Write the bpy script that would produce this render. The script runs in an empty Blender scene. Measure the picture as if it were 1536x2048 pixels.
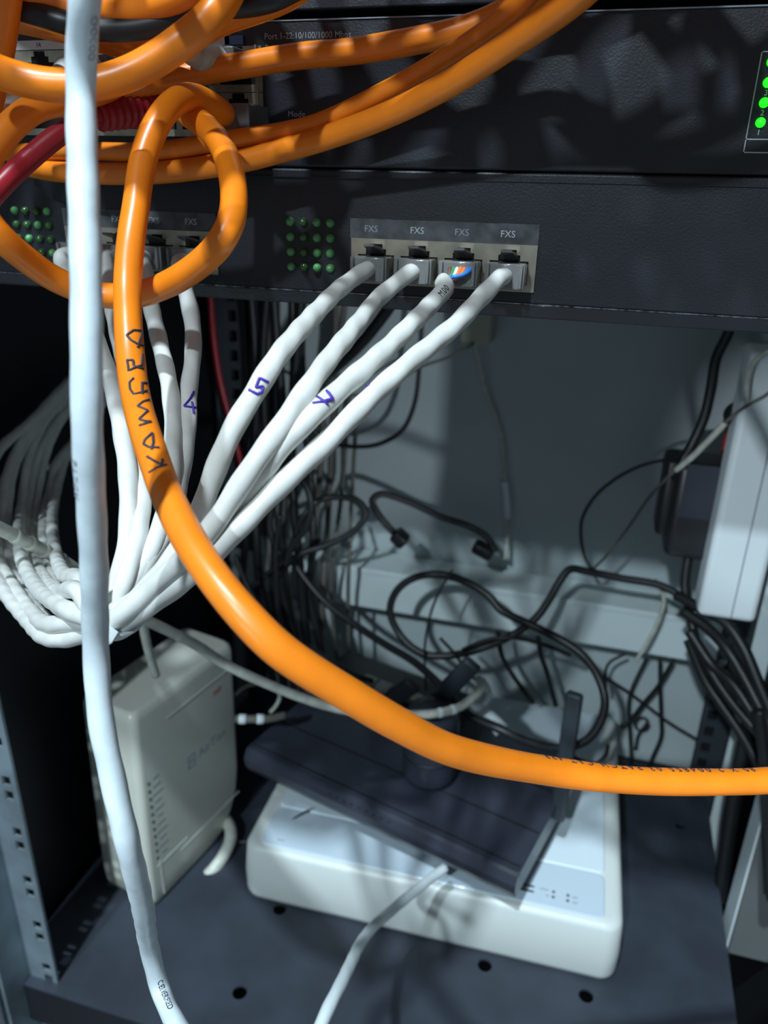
import bpy, bmesh, math, random
from mathutils import Vector, Matrix, noise
from math import sin, cos, pi, sqrt, radians

# ------------------------------------------------------------------ camera, light, exposure
# All lengths below are millimetres (MM turns them into metres).  X runs along the rack
# fronts, Y goes into the rack (Y = 0 is the plane of the face plates), Z is up.
MM = 0.001
random.seed(7)
SC = bpy.context.scene
COL = SC.collection
F = 1551.7546
CAM = Vector((81.49, -247.42, 16.44))
YAW, PIT, ROL = 0.27178, -0.40243, 0.02290


def cam_axes():
    b = Matrix(((1, 0, 0), (0, 0, -1), (0, 1, 0)))
    rz = Matrix.Rotation(YAW, 3, 'Z')
    rx = Matrix.Rotation(PIT, 3, 'X')
    rr = Matrix.Rotation(ROL, 3, 'Z')
    return rr @ b @ (rz @ rx).transposed()


RC = cam_axes()                       # rows: right, down, forward
cd = bpy.data.cameras.new('camera')
co = bpy.data.objects.new('camera', cd)
COL.objects.link(co)
m3 = Matrix((RC[0], -RC[1], -RC[2])).transposed()
co.matrix_world = Matrix.Translation(CAM * MM) @ m3.to_4x4()
cd.sensor_fit = 'VERTICAL'
cd.sensor_height = 36.0
cd.sensor_width = 27.0
cd.lens = 36.0 * F / 2048.0
cd.clip_start = 0.01
cd.clip_end = 50
cd.dof.use_dof = True
cd.dof.focus_distance = 0.215
cd.dof.aperture_fstop = 15.0
SC.camera = co

SC.view_settings.view_transform = 'Standard'
SC.view_settings.look = 'None'
SC.view_settings.gamma = 1.0
SC.view_settings.use_curve_mapping = False
SC.view_settings.exposure = 0.1

w = bpy.data.worlds.new('world')
SC.world = w
w.use_nodes = True
w.node_tree.nodes['Background'].inputs[0].default_value = (0.68, 0.87, 1.0, 1)
w.node_tree.nodes['Background'].inputs[1].default_value = 0.21


def lamp(name, loc, target, power, size, col):
    d = bpy.data.lights.new(name, 'AREA')
    d.shape = 'DISK'
    d.size = size
    d.energy = power
    d.color = col
    o = bpy.data.objects.new(name, d)
    COL.objects.link(o)
    o.location = loc
    v = Vector(target) - Vector(loc)
    o.rotation_euler = v.to_track_quat('-Z', 'Y').to_euler()
    return o


# ceiling light just in front of the rack, a second ceiling light further out in the room,
# and two narrow spots added for the wall patch and the power strip
lamp('ceiling_lamp', (-0.12, -0.95, 1.62), (0, 0.05, -0.2), 46, 0.065, (0.74, 0.90, 1.0))
lamp('room_lamp', (-0.35, -2.30, 1.62), (0, 0.2, -0.25), 42, 0.09, (0.74, 0.90, 1.0))


def spot(name, loc, target, power, angle, soft):
    d = bpy.data.lights.new(name, 'SPOT')
    d.energy = power
    d.color = (0.80, 0.91, 1.0)
    d.spot_size = radians(angle)
    d.spot_blend = 0.25
    d.shadow_soft_size = soft
    o = bpy.data.objects.new(name, d)
    COL.objects.link(o)
    o.location = loc
    o.rotation_euler = (Vector(target) - Vector(loc)).to_track_quat('-Z', 'Y').to_euler()


spot('added_wall_spot', (1.45, -1.70, 0.06), (-0.125, 0.32, -0.15), 60, 5.6, 0.03)  # narrow spot added to brighten the left patch of the back wall
spot('added_strip_spot', (-0.75, -2.30, 0.02), (0.192, 0.2, -0.150), 110, 3.5, 0.03)  # narrow spot added to brighten the power strip, no such source there


# ------------------------------------------------------------------ helpers
def ray(u, v):
    return RC.transposed() @ Vector(((u - 768) / F, (v - 1024) / F, 1.0))


def at(u, v, Y):
    """point at depth Y in the rack along the sight line of the photograph"""
    d = ray(u, v)
    return CAM + d * ((Y - CAM.y) / d.y)


def dist(u, v, D):
    return CAM + ray(u, v) * D


def P(*pts):
    return [at(*p) for p in pts]


def mat(name, col, rough=0.5, metal=0.0, var=0.0, vscale=300.0, bump=0.0, bscale=900.0,
        spec=0.5, trans=0.0, emit=None, estr=0.0, alpha=1.0, col2=None, coat=0.0):
    m = bpy.data.materials.new(name)
    m.use_nodes = True
    nt = m.node_tree
    b = nt.nodes['Principled BSDF']
    b.inputs['Base Color'].default_value = (*col, 1)
    b.inputs['Roughness'].default_value = rough
    b.inputs['Metallic'].default_value = metal
    b.inputs['Specular IOR Level'].default_value = spec
    b.inputs['Transmission Weight'].default_value = trans
    b.inputs['Coat Weight'].default_value = coat
    if emit:
        b.inputs['Emission Color'].default_value = (*emit, 1)
        b.inputs['Emission Strength'].default_value = estr
    tc = nt.nodes.new('ShaderNodeTexCoord')
    if var > 0:
        n = nt.nodes.new('ShaderNodeTexNoise')
        n.inputs['Scale'].default_value = vscale
        n.inputs['Detail'].default_value = 6
        r = nt.nodes.new('ShaderNodeValToRGB')
        r.color_ramp.elements[0].position = 0.35
        r.color_ramp.elements[1].position = 0.65
        c2 = col2 or tuple(c * (1 - var) for c in col)
        r.color_ramp.elements[0].color = (*c2, 1)
        r.color_ramp.elements[1].color = (*col, 1)
        nt.links.new(tc.outputs['Object'], n.inputs['Vector'])
        nt.links.new(n.outputs['Fac'], r.inputs['Fac'])
        nt.links.new(r.outputs['Color'], b.inputs['Base Color'])
    if bump > 0:
        n2 = nt.nodes.new('ShaderNodeTexNoise')
        n2.inputs['Scale'].default_value = bscale
        n2.inputs['Detail'].default_value = 3
        bp = nt.nodes.new('ShaderNodeBump')
        bp.inputs['Strength'].default_value = bump
        bp.inputs['Distance'].default_value = 0.0004
        nt.links.new(tc.outputs['Object'], n2.inputs['Vector'])
        nt.links.new(n2.outputs['Fac'], bp.inputs['Height'])
        nt.links.new(bp.outputs['Normal'], b.inputs['Normal'])
    return m


M = dict(
    panel=mat('black_powder_coat', (0.014, 0.016, 0.022), 0.45, var=0.3, vscale=60, bump=0.25, bscale=1500),
    blackpl=mat('black_plastic', (0.012, 0.013, 0.016), 0.38, bump=0.15, bscale=1200),
    router=mat('router_plastic', (0.038, 0.043, 0.062), 0.33, var=0.25, vscale=40),
    blackrub=mat('black_rubber', (0.012, 0.013, 0.015), 0.42),
    hole=mat('dark_void', (0.004, 0.004, 0.005), 0.9),
    shelf=mat('slate_steel', (0.034, 0.042, 0.060), 0.55, var=0.35, vscale=25, bump=0.25, bscale=1300),
    side=mat('side_panel_black', (0.006, 0.007, 0.010), 0.6),
    wall=mat('light_grey_wall', (0.50, 0.57, 0.58), 0.8, var=0.12, vscale=9),
    beam=mat('beam_paint', (0.74, 0.84, 0.84), 0.55, var=0.08, vscale=20),
    galv=mat('galvanised_steel', (0.34, 0.42, 0.47), 0.42, metal=0.55, var=0.35, vscale=35),
    tin=mat('port_shield_tin', (0.50, 0.46, 0.36), 0.38, metal=0.75, var=0.3, vscale=160),
    glint=mat('painted_highlight', (0.34, 0.38, 0.42), 0.3, metal=0.7, var=0.92, vscale=420),
    lip=mat('glossy_black_bend', (0.016, 0.018, 0.023), 0.20, spec=0.9, bump=0.3, bscale=1500),
    tape=mat('label_tape', (0.10, 0.105, 0.112), 0.5, var=0.6, vscale=190),
    edge=mat('bare_edge', (0.32, 0.37, 0.42), 0.35, metal=0.8),
    print=mat('white_print', (0.50, 0.55, 0.58), 0.6),
    dimprint=mat('grey_print', (0.33, 0.36, 0.39), 0.6),
    white=mat('white_jacket', (0.71, 0.72, 0.69), 0.33, var=0.14, vscale=130, col2=(0.61, 0.61, 0.57), bump=0.12, bscale=260),
    fgwhite=mat('white_front_jacket', (0.66, 0.75, 0.79), 0.42, var=0.2, vscale=150, col2=(0.56, 0.63, 0.67), bump=0.22, bscale=260),
    cream=mat('cream_jacket', (0.60, 0.62, 0.54), 0.42, var=0.25, vscale=160),
    orange=mat('orange_jacket', (0.90, 0.235, 0.010), 0.34, var=0.10, vscale=120, bump=0.06, bscale=400),
    red=mat('red_jacket', (0.33, 0.012, 0.022), 0.36),
    ink=mat('black_ink', (0.03, 0.03, 0.05), 0.6),
    purple=mat('purple_ink', (0.06, 0.025, 0.33), 0.5),
    greyink=mat('grey_ink', (0.20, 0.22, 0.25), 0.6),
    clear=mat('clear_polycarbonate', (0.50, 0.50, 0.49), 0.08, trans=0.72),
    plug=mat('grey_plug', (0.20, 0.205, 0.21), 0.22, trans=0.45),
    copper=mat('orange_wire', (0.80, 0.18, 0.04), 0.4),
    blue=mat('blue_wire', (0.03, 0.20, 0.60), 0.4),
    green=mat('green_wire', (0.04, 0.25, 0.10), 0.4),
    wwire=mat('white_wire', (0.7, 0.7, 0.7), 0.4),
    brown=mat('brown_wire', (0.16, 0.07, 0.05), 0.4),
    led=mat('green_led', (0.13, 0.42, 0.14), 0.12, trans=0.25, coat=0.5),
    leddim=mat('dim_green_led', (0.045, 0.13, 0.035), 0.12, trans=0.25, coat=0.5),
    ledon=mat('lit_led', (0.05, 0.9, 0.05), 0.3, emit=(0.01, 1.0, 0.01), estr=1.6),
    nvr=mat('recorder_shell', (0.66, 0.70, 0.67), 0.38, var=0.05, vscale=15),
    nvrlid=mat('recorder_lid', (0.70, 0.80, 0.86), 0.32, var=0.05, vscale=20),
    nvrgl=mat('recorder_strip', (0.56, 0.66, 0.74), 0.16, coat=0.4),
    modem=mat('modem_plastic', (0.64, 0.65, 0.57), 0.30, var=0.05, vscale=15),
    modemline=mat('modem_line', (0.72, 0.75, 0.70), 0.35),
    logo=mat('logo_grey', (0.20, 0.25, 0.33), 0.5),
    redink=mat('red_ink', (0.55, 0.06, 0.04), 0.5),
    beige=mat('beige_plastic', (0.42, 0.42, 0.33), 0.5),
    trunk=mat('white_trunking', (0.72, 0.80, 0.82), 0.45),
    greybox=mat('grey_enclosure', (0.13, 0.14, 0.14), 0.5, var=0.1, vscale=20),
    post=mat('dark_rack_post', (0.035, 0.043, 0.052), 0.5),
    dusty=mat('dusty_grey_jacket', (0.15, 0.14, 0.12), 0.6, var=0.3, vscale=80),
    bluelab=mat('blue_label', (0.06, 0.14, 0.30), 0.5),
    whitelab=mat('white_label', (0.55, 0.55, 0.53), 0.5),
)


def thing(name, label, cat, loc=(0, 0, 0), rotz=0.0, group=None):
    o = bpy.data.objects.new(name, None)
    COL.objects.link(o)
    o.empty_display_size = 0.01
    o.location = Vector(loc) * MM
    o.rotation_euler = (0, 0, rotz)
    o['label'] = label
    o['category'] = cat
    if group:
        o['group'] = group
    return o


def tag(o, label, cat, group=None):
    o['label'] = label
    o['category'] = cat
    if group:
        o['group'] = group
    return o


def root_of(o):
    while o.parent:
        o = o.parent
    return o


def obj(name, verts, faces, m, parent=None, smooth=True, local=False, origin=None, label=None):
    """one mesh object; verts in world mm (or in the parent's frame when local)"""
    me = bpy.data.meshes.new(name)
    off = Vector((0, 0, 0))
    if parent is not None and not local:
        off = root_of(parent).location / MM
    elif parent is None and origin is not None:
        off = Vector(origin)
    me.from_pydata([tuple((Vector(v) - off) * MM) for v in verts], [], faces)
    me.materials.append(m)
    if smooth:
        me.polygons.foreach_set('use_smooth', [True] * len(me.polygons))
    me.update()
    o = bpy.data.objects.new(name, me)
    COL.objects.link(o)
    if parent is not None:
        o.parent = parent
    else:
        o.location = off * MM
    if label:
        o['label'] = label
    return o


def bm_obj(name, bm, m, parent=None, smooth=False, local=True, origin=None, label=None):
    bmesh.ops.recalc_face_normals(bm, faces=bm.faces)
    vs = [v.co.copy() for v in bm.verts]
    bm.verts.index_update()
    fs = [[v.index for v in f.verts] for f in bm.faces]
    sm = [f.smooth for f in bm.faces]
    bm.free()
    o = obj(name, vs, fs, m, parent, smooth, local, origin, label)
    if not smooth:
        o.data.polygons.foreach_set('use_smooth', sm)
    return o


def add_box(bm, c, s, bevel=0.0, seg=2, rot=None, only_z=False):
    r = bmesh.ops.create_cube(bm, size=1.0)
    vs = r['verts']
    for v in vs:
        v.co = Vector((v.co.x * s[0], v.co.y * s[1], v.co.z * s[2]))
    if bevel > 0:
        es = list({e for v in vs for e in v.link_edges})
        if only_z:
            es = [e for e in es if abs(e.verts[0].co.x - e.verts[1].co.x) < 1e-6 and abs(e.verts[0].co.y - e.verts[1].co.y) < 1e-6]
        b = bmesh.ops.bevel(bm, geom=es, offset=bevel, segments=seg, profile=0.5, affect='EDGES')
        vs = list({v for f in b['faces'] for v in f.verts} | {v for v in vs if v.is_valid})
        for f in b['faces']:
            f.smooth = True
    mt = Matrix.Translation(Vector(c))
    if rot is not None:
        mt = mt @ rot.to_4x4()
    for v in vs:
        v.co = mt @ v.co
    return vs


def box(name, c, s, m, parent=None, bevel=0.0, seg=2, rot=None, local=True, label=None, only_z=False):
    bm = bmesh.new()
    if parent is None:
        add_box(bm, (0, 0, 0), s, bevel, seg, rot, only_z)
        o = bm_obj(name, bm, m, None, label=label)
        o.location = Vector(c) * MM
        return o
    add_box(bm, c, s, bevel, seg, rot, only_z)
    return bm_obj(name, bm, m, parent, local=local, label=label)


class Path:
    """smooth curve through points with transported frames"""

    def __init__(self, pts, step=1.6):
        pts = [Vector(p) for p in pts]
        q = [pts[0] * 2 - pts[1]] + pts + [pts[-1] * 2 - pts[-2]]
        self.p = []
        for i in range(1, len(q) - 2):
            p0, p1, p2, p3 = q[i - 1:i + 3]
            t0 = 0.0
            t1 = t0 + max((p1 - p0).length, 1e-3) ** 0.5
            t2 = t1 + max((p2 - p1).length, 1e-3) ** 0.5
            t3 = t2 + max((p3 - p2).length, 1e-3) ** 0.5
            n = max(2, int((p2 - p1).length / step))
            for k in range(n):
                t = t1 + (t2 - t1) * k / n
                a1 = p0 * ((t1 - t) / (t1 - t0)) + p1 * ((t - t0) / (t1 - t0))
                a2 = p1 * ((t2 - t) / (t2 - t1)) + p2 * ((t - t1) / (t2 - t1))
                a3 = p2 * ((t3 - t) / (t3 - t2)) + p3 * ((t - t2) / (t3 - t2))
                b1 = a1 * ((t2 - t) / (t2 - t0)) + a2 * ((t - t0) / (t2 - t0))
                b2 = a2 * ((t3 - t) / (t3 - t1)) + a3 * ((t - t1) / (t3 - t1))
                self.p.append(b1 * ((t2 - t) / (t2 - t1)) + b2 * ((t - t1) / (t2 - t1)))
        self.p.append(pts[-1])
        for _ in range(2):                       # light smoothing of the joints
            s = self.p[:]
            for i in range(1, len(s) - 1):
                self.p[i] = s[i] * 0.5 + (s[i - 1] + s[i + 1]) * 0.25
        n = len(self.p)
        self.t = [((self.p[min(i + 1, n - 1)] - self.p[max(i - 1, 0)]).normalized()) for i in range(n)]
        up = Vector((0, -1, 0))
        if abs(self.t[0].dot(up)) > 0.9:
            up = Vector((0, 0, 1))
        nn = (up - self.t[0] * up.dot(self.t[0])).normalized()
        self.n = [nn]
        for i in range(1, n):
            nn = self.t[i - 1].rotation_difference(self.t[i]) @ nn
            nn = (nn - self.t[i] * nn.dot(self.t[i])).normalized()
            self.n.append(nn)
        self.s = [0.0]
        for i in range(1, n):
            self.s.append(self.s[-1] + (self.p[i] - self.p[i - 1]).length)

    def find(self, s):
        s = min(max(s, 0.0), self.s[-1])
        lo, hi = 0, len(self.s) - 1
        while hi - lo > 1:
            mid = (lo + hi) // 2
            if self.s[mid] <= s:
                lo = mid
            else:
                hi = mid
        k = (s - self.s[lo]) / max(self.s[hi] - self.s[lo], 1e-6)
        return self.p[lo].lerp(self.p[hi], k), self.t[lo].lerp(self.t[hi], k).normalized()

    def near(self, u, v):
        """arc position of the axis point nearest to a sight line"""
        d = ray(u, v).normalized()
        best = None
        for i, p in enumerate(self.p):
            a = p - CAM
            e = (a - d * a.dot(d)).length
            if best is None or e < best[0]:
                best = (e, i)
        return self.s[best[1]]


def tube_geo(path, r, sides=14, lump=0.0, per=14.0, seed=0.0, taper=None):
    vs, fs = [], []
    n = len(path.p)
    for i in range(n):
        p, t, nn = path.p[i], path.t[i], path.n[i]
        b = t.cross(nn)
        s = path.s[i]
        rr = r * (taper(s / path.s[-1]) if taper else 1.0)
        for k in range(sides):
            a = 2 * pi * k / sides
            q = rr
            if lump:
                q *= 1 + lump * sin(2 * (a + 2 * pi * s / (per * 2.0) + seed)) + lump * 1.2 * noise.noise(Vector((s / per, seed, a * 0.3)))
            vs.append(p + nn * (q * cos(a)) + b * (q * sin(a)))
    for i in range(n - 1):
        for k in range(sides):
            k2 = (k + 1) % sides
            fs.append((i * sides + k, i * sides + k2, (i + 1) * sides + k2, (i + 1) * sides + k))
    fs.append(tuple(range(sides))[::-1])
    fs.append(tuple((n - 1) * sides + k for k in range(sides)))
    return vs, fs


def tube(name, path, r, m, parent=None, sides=14, lump=0.0, per=14.0, seed=0.0, taper=None, local=False):
    if not isinstance(path, Path):
        path = Path(path)
    vs, fs = tube_geo(path, r, sides, lump, per, seed, taper)
    return obj(name, vs, fs, m, parent, True, local, origin=path.p[0])


def cable(name, pts, r, m, label, cat='cable', group=None, sides=14, lump=0.0, per=14.0, seed=0.0):
    """a cable that is a single mesh"""
    p = Path(pts)
    o = tube(name, p, r, m, None, sides, lump, per, seed)
    tag(o, label, cat, group)
    o['_'] = 0
    del o['_']
    return p


def revolve(name, prof, m, parent, base, axis=Vector((0, 0, 1)), n=24, local=True, label=None):
    ax = Vector(axis).normalized()
    a = ax.orthogonal().normalized()
    b = ax.cross(a)
    vs, fs = [], []
    for (r, z) in prof:
        for k in range(n):
            t = 2 * pi * k / n
            vs.append(Vector(base) + ax * z + a * (r * cos(t)) + b * (r * sin(t)))
    for i in range(len(prof) - 1):
        for k in range(n):
            k2 = (k + 1) % n
            fs.append((i * n + k, i * n + k2, (i + 1) * n + k2, (i + 1) * n + k))
    fs.append(tuple(range(n))[::-1])
    fs.append(tuple((len(prof) - 1) * n + k for k in range(n)))
    return obj(name, vs, fs, m, parent, True, local, origin=base, label=label)


def plate(name, outer, holes, thick, m, to3d, parent=None, local=True):
    """flat sheet with real holes: 2-D loops, thickness along +normal of to3d"""
    bm = bmesh.new()
    for loop in [outer] + holes:
        vs = [bm.verts.new((x, y, 0)) for x, y in loop]
        for i in range(len(vs)):
            bm.edges.new((vs[i], vs[(i + 1) % len(vs)]))
    bmesh.ops.triangle_fill(bm, use_beauty=True, use_dissolve=False, edges=bm.edges[:])
    r = bmesh.ops.extrude_face_region(bm, geom=bm.faces[:])
    for v in [g for g in r['geom'] if isinstance(g, bmesh.types.BMVert)]:
        v.co.z += thick
    for v in bm.verts:
        v.co = to3d(v.co.x, v.co.y, v.co.z)
    return bm_obj(name, bm, m, parent, local=local)


def rect(x0, y0, x1, y1):
    return [(x0, y0), (x1, y0), (x1, y1), (x0, y1)]


def circ(x, y, r, n=20):
    return [(x + r * cos(2 * pi * k / n), y + r * sin(2 * pi * k / n)) for k in range(n)]


def glyphs(text, size, extrude=0.04, spacing=1.0):
    """outline text turned into plain vertices and faces (text x, text y, height), centred"""
    c = bpy.data.curves.new('t', 'FONT')
    c.body = text
    c.size = size
    c.space_character = spacing
    c.align_x = 'CENTER'
    c.align_y = 'CENTER'
    c.extrude = extrude
    c.resolution_u = 3
    o = bpy.data.objects.new('t', c)
    COL.objects.link(o)
    bpy.context.view_layer.update()
    me = bpy.data.meshes.new_from_object(o.evaluated_get(bpy.context.evaluated_depsgraph_get()))
    vs = [v.co.copy() for v in me.vertices]
    fs = [tuple(p.vertices) for p in me.polygons]
    bpy.data.objects.remove(o)
    bpy.data.curves.remove(c)
    bpy.data.meshes.remove(me)
    return vs, fs


def text_flat(name, text, size, org, ex, ey, m, parent, local=True, spacing=1.0, extrude=0.04):
    vs, fs = glyphs(text, size, extrude, spacing)
    ex, ey = Vector(ex).normalized(), Vector(ey).normalized()
    ez = ex.cross(ey)
    return obj(name, [Vector(org) + ex * v.x + ey * v.y + ez * v.z for v in vs], fs, m, parent, False, local)


def text_on_cable(name, text, size, path, s0, r, side, m, parent, sgn=1, spacing=1.0):
    """text running along a cable; side = direction (3-D) of the middle line of the text"""
    vs, fs = glyphs(text, size, 0.03, spacing)
    out = []
    for v in vs:
        p, t = path.find(s0 + sgn * v.x)
        n = Vector(side) - t * Vector(side).dot(t)
        n.normalize()
        b = (t * sgn).cross(n) * -1
        a = v.y / r
        out.append(p + (n * cos(a) + b * sin(a)) * (r + 0.06 + v.z))
    return obj(name, out, fs, m, parent, False)


def strokes_on_cable(name, strokes, path, r, m, parent, w=0.22):
    """pen strokes whose pixels are dropped onto the cable's surface"""
    vs, fs = [], []
    for st in strokes:
        dense = []
        for i in range(len(st) - 1):
            for k in range(5):
                f = k / 5
                dense.append((st[i][0] * (1 - f) + st[i + 1][0] * f, st[i][1] * (1 - f) + st[i + 1][1] * f))
        dense.append(st[-1])
        pts = []
        for (u, v) in dense:
            d = ray(u, v).normalized()
            bi = min(range(len(path.p)), key=lambda i: ((path.p[i] - CAM) - d * (path.p[i] - CAM).dot(d)).length)
            k = (path.p[bi] - CAM).dot(d) - 3.2 * r
            lo, hi = max(0, bi - 9), min(len(path.p) - 1, bi + 9)
            for _ in range(130):
                q = CAM + d * k
                dm = 1e9
                for i in range(lo, hi):
                    a, b = path.p[i], path.p[i + 1]
                    f = min(1, max(0, (q - a).dot(b - a) / (b - a).length_squared))
                    dm = min(dm, (q - a.lerp(b, f)).length)
                if dm <= r + 0.05:
                    pts.append(q)
                    break
                k += max(0.04, (dm - r) * 0.7)
        if len(pts) > 1:
            a, b = tube_geo(Path(pts, 0.4), w, 6)
            o = len(vs)
            vs += a
            fs += [tuple(i + o for i in f) for f in b]
    return obj(name, vs, fs, m, parent, True)


def struct(o):
    o['kind'] = 'structure'
    return o


# ------------------------------------------------------------------ the cabinet
struct(box('wall_back', (0, 324, -152), (520, 6, 560), M['wall']))
struct(box('under_shelf_shade', (0, 324, -610), (520, 6, 354), M['side']))  # black panel put in for the darkness under the shelf
struct(box('wall_left', (-222, 130, -330), (6, 380, 900), M['side']))
struct(box('wall_right', (236, 140, -330), (6, 362, 900), M['side']))
struct(box('floor', (0, 120, -790), (520, 420, 10), M['side']))
struct(box('ceiling', (0, 130, 262), (520, 396, 6), M['side']))

# perforated front rail on the left
rl = thing('rack_rail', 'galvanised front rail with pairs of square holes, at the left edge', 'rack rail', (-190, 0, -500))


def on_front(x, z, d):
    return Vector((x, d, z))


zs = []
z = -62.5
while z > -640:
    zs += [z, z - 9.6]
    z -= 34.6
holes = [rect(-187.7, zz - 3.1, -182.4, zz + 3.1) for zz in zs]
plate('front_flange', rect(-198.5, -650, -179.3, 200), holes, 1.6, M['galv'], on_front, rl, local=False)
bm = bmesh.new()
add_box(bm, (-199.2, -9, -225), (1.6, 20, 850), 0.4, 1)
add_box(bm, (-207, -18.5, -225), (15, 1.6, 850), 0.4, 1)
bm_obj('side_flange', bm, M['galv'], rl, local=False)
holes = [rect(-211, zz - 2.2, -203, zz + 2.2) for zz in [-395 - 11.5 * k for k in range(20)]]
plate('slotted_strip', rect(-216, -650, -200.2, -385), holes, 1.2, M['edge'], lambda x, z, d: Vector((x, -22 + d, z)), rl, local=False)


def rear_post(label, x0, x1, y, hx, m, light=None):
    t = thing('rear_rack_post', label, 'rack post', ((x0 + x1) / 2, y, -500))
    hs = [rect(hx - 3.4, zz - 4.2, hx + 3.4, zz + 4.2) for zz in [100 - 14.8 * k for k in range(48)]]
    plate('perforated_face', rect(x0, -640, x1, 200), hs, 1.6, m, lambda x, z, d: Vector((x, y + d, z)), t, local=False)
    box('hole_shade_sheet', ((x0 + x1) / 2, y + 12, -220), (x1 - x0 - 2, 1.2, 840), M['hole'], t, local=False)  # near-black sheet added so the holes read as shaded
    if light:
        box('bright_flange', ((light[0] + light[1]) / 2, y - 8, -220), (light[1] - light[0], 1.6, 840), M['beam'], t, 0.4, local=False)
    box('web', (x1 if x0 > 0 else x0, y + 10, -220), (1.6, 22, 840), m, t, 0.3, local=False)
    return t


rear_post('dark perforated upright behind the numbered white cables, back left', -204, -178, 286, -188, M['post'])
rear_post('dark perforated upright with a bright strip, back right beside black cords', 187, 206, 276, 193, M['post'], (206, 219))

# horizontal white beam along the back wall
bt = thing('cable_trunking', 'white horizontal trunking beam along the back wall above the recorder', 'trunking', (0, 301, -306))
box('channel', (-2, 301, -287.6), (396, 36, 35), M['beam'], bt, 0.8, local=False)
box('cover_lip', (-2, 282.6, -271), (396, 1.4, 4.4), M['beam'], bt, 0.4, local=False)

# perforated steel shelf
sh = thing('rack_shelf', 'dark slate perforated steel shelf carrying the modem and recorder', 'shelf', (0, 150, -422))
hl = [circ(x, y, 4.3) for x in (-142.0, -75.4, 58.9 - 67.1, 58.9, 119 + 6, 185) for y in (26.2, 84.8, 143.4, 202, 250) if not (abs(x) < 300 and y > 249 and x > 180)]
hl = [circ(x, y, 4.3) for x in (-75.4, 58.9) for y in (26.2, 85)] + [circ(119, 83.2, 4.3), circ(180.2, 238.7, 3.2), circ(119, 26.2, 4.3), circ(-8, 26, 4.3)]
hl = [h for i, h in enumerate(hl) if i not in (2, 6, 7)]
plate('shelf_plate', [(-200, -6), (202.5, -6), (202.5, 303), (-212, 303), (-212, 14), (-207, -2)], hl, -1.6, M['shelf'], lambda x, y, d: Vector((x, y, -420 + d)), sh, local=False)
bm = bmesh.new()
add_box(bm, (-2, -5.2, -436), (398, 1.6, 30), 0.5, 1)
add_box(bm, (-210.6, 160, -436), (1.6, 284, 30), 0.5, 1)
add_box(bm, (202, 150, -436), (1.6, 300, 30), 0.5, 1)
bm_obj('shelf_lip', bm, M['side'], sh, local=False)


# ------------------------------------------------------------------ rack units
def chassis(name, label, cat, z0, z1, depth, y0=0.0):
    t = thing(name, label, cat, (0, y0, z0))
    bm = bmesh.new()
    add_box(bm, (0, y0 + 1.5, (z0 + z1) / 2), (482, 3.0, z1 - z0), 0.7, 2)
    bm_obj('face_plate', bm, M['panel'], t, local=False)
    box('case', (0, y0 + 3 + depth / 2, (z0 + z1) / 2 - 0.5), (430, depth, z1 - z0 - 2), M['panel'], t, 0.8, local=False)
    return t


def led(parent, x, z, m, y=0.0, r=1.45):
    prof = [(r * 1.0, 0.0)] + [(r * cos(a * pi / 12), 0.25 + 1.05 * r * sin(a * pi / 12)) for a in range(6)] + [(0.05, 0.25 + 1.05 * r)]
    return revolve('led', prof, m, parent, Vector((x, y, z)), Vector((0, -1, 0)), 14, local=False)


def port_gang(parent, x0, z1, n, pitch, hgt, y=-0.9):
    """tin shield with stepped jack openings"""
    hs = []
    for k in range(n):
        c = x0 + 1.2 + pitch * (k + 0.5)
        zb = z1 - hgt + 2.0
        zt = zb + 6.9
        hs.append([(c - 5.9, zb), (c + 5.9, zb), (c + 5.9, zt), (c + 3.3, zt), (c + 3.3, zt + 1.7), (c + 2.1, zt + 1.7),
                   (c + 2.1, zt + 3.2), (c - 2.1, zt + 3.2), (c - 2.1, zt + 1.7), (c - 3.3, zt + 1.7), (c - 3.3, zt), (c - 5.9, zt)])
    p = plate('port_shield', rect(x0, z1 - hgt, x0 + 2.4 + n * pitch, z1), hs, 0.7, M['tin'], lambda x, z, d: Vector((x, y + d, z)), parent, local=False)
    box('port_cavity', (x0 + 1.2 + n * pitch / 2, y + 0.75, z1 - hgt / 2), (n * pitch + 1.0, 0.3, hgt - 1), M['hole'], p, local=False)
    return p


# --- unit with the telephone ports
fx = chassis('voip_gateway', 'black rack unit with two rows of four ports marked FXS', 'rack unit', -17.4, 19.7, 118)
bm = bmesh.new()
vs = [(-241, -0.2, -17.2), (241, -0.2, -17.2), (241, 0.6, -21.6), (-241, 0.6, -21.6), (-241, 8, -21.8), (241, 8, -21.8), (241, 8, -17.2), (-241, 8, -17.2)]
bv = [bm.verts.new(v) for v in vs]
for f in ((0, 1, 2, 3), (3, 2, 5, 4), (4, 5, 6, 7), (7, 6, 1, 0), (0, 3, 4, 7), (1, 6, 5, 2)):
    bm.faces.new([bv[i] for i in f])
bmesh.ops.bevel(bm, geom=[e for e in bm.edges if e.calc_length() > 100], offset=0.45, segments=3, affect='EDGES')
bm_obj('bottom_lip', bm, M['lip'], fx, local=False)
box('bend_highlight', (48, -0.33, -17.25), (380, 0.16, 0.34), M['glint'], fx, local=False)  # speckled bright strip that paints the highlight along the bend
box('seam_edge', (0, -0.15, 17.3), (482, 0.5, 0.25), M['panel'], fx, local=False)
RP = 14.0
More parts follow.
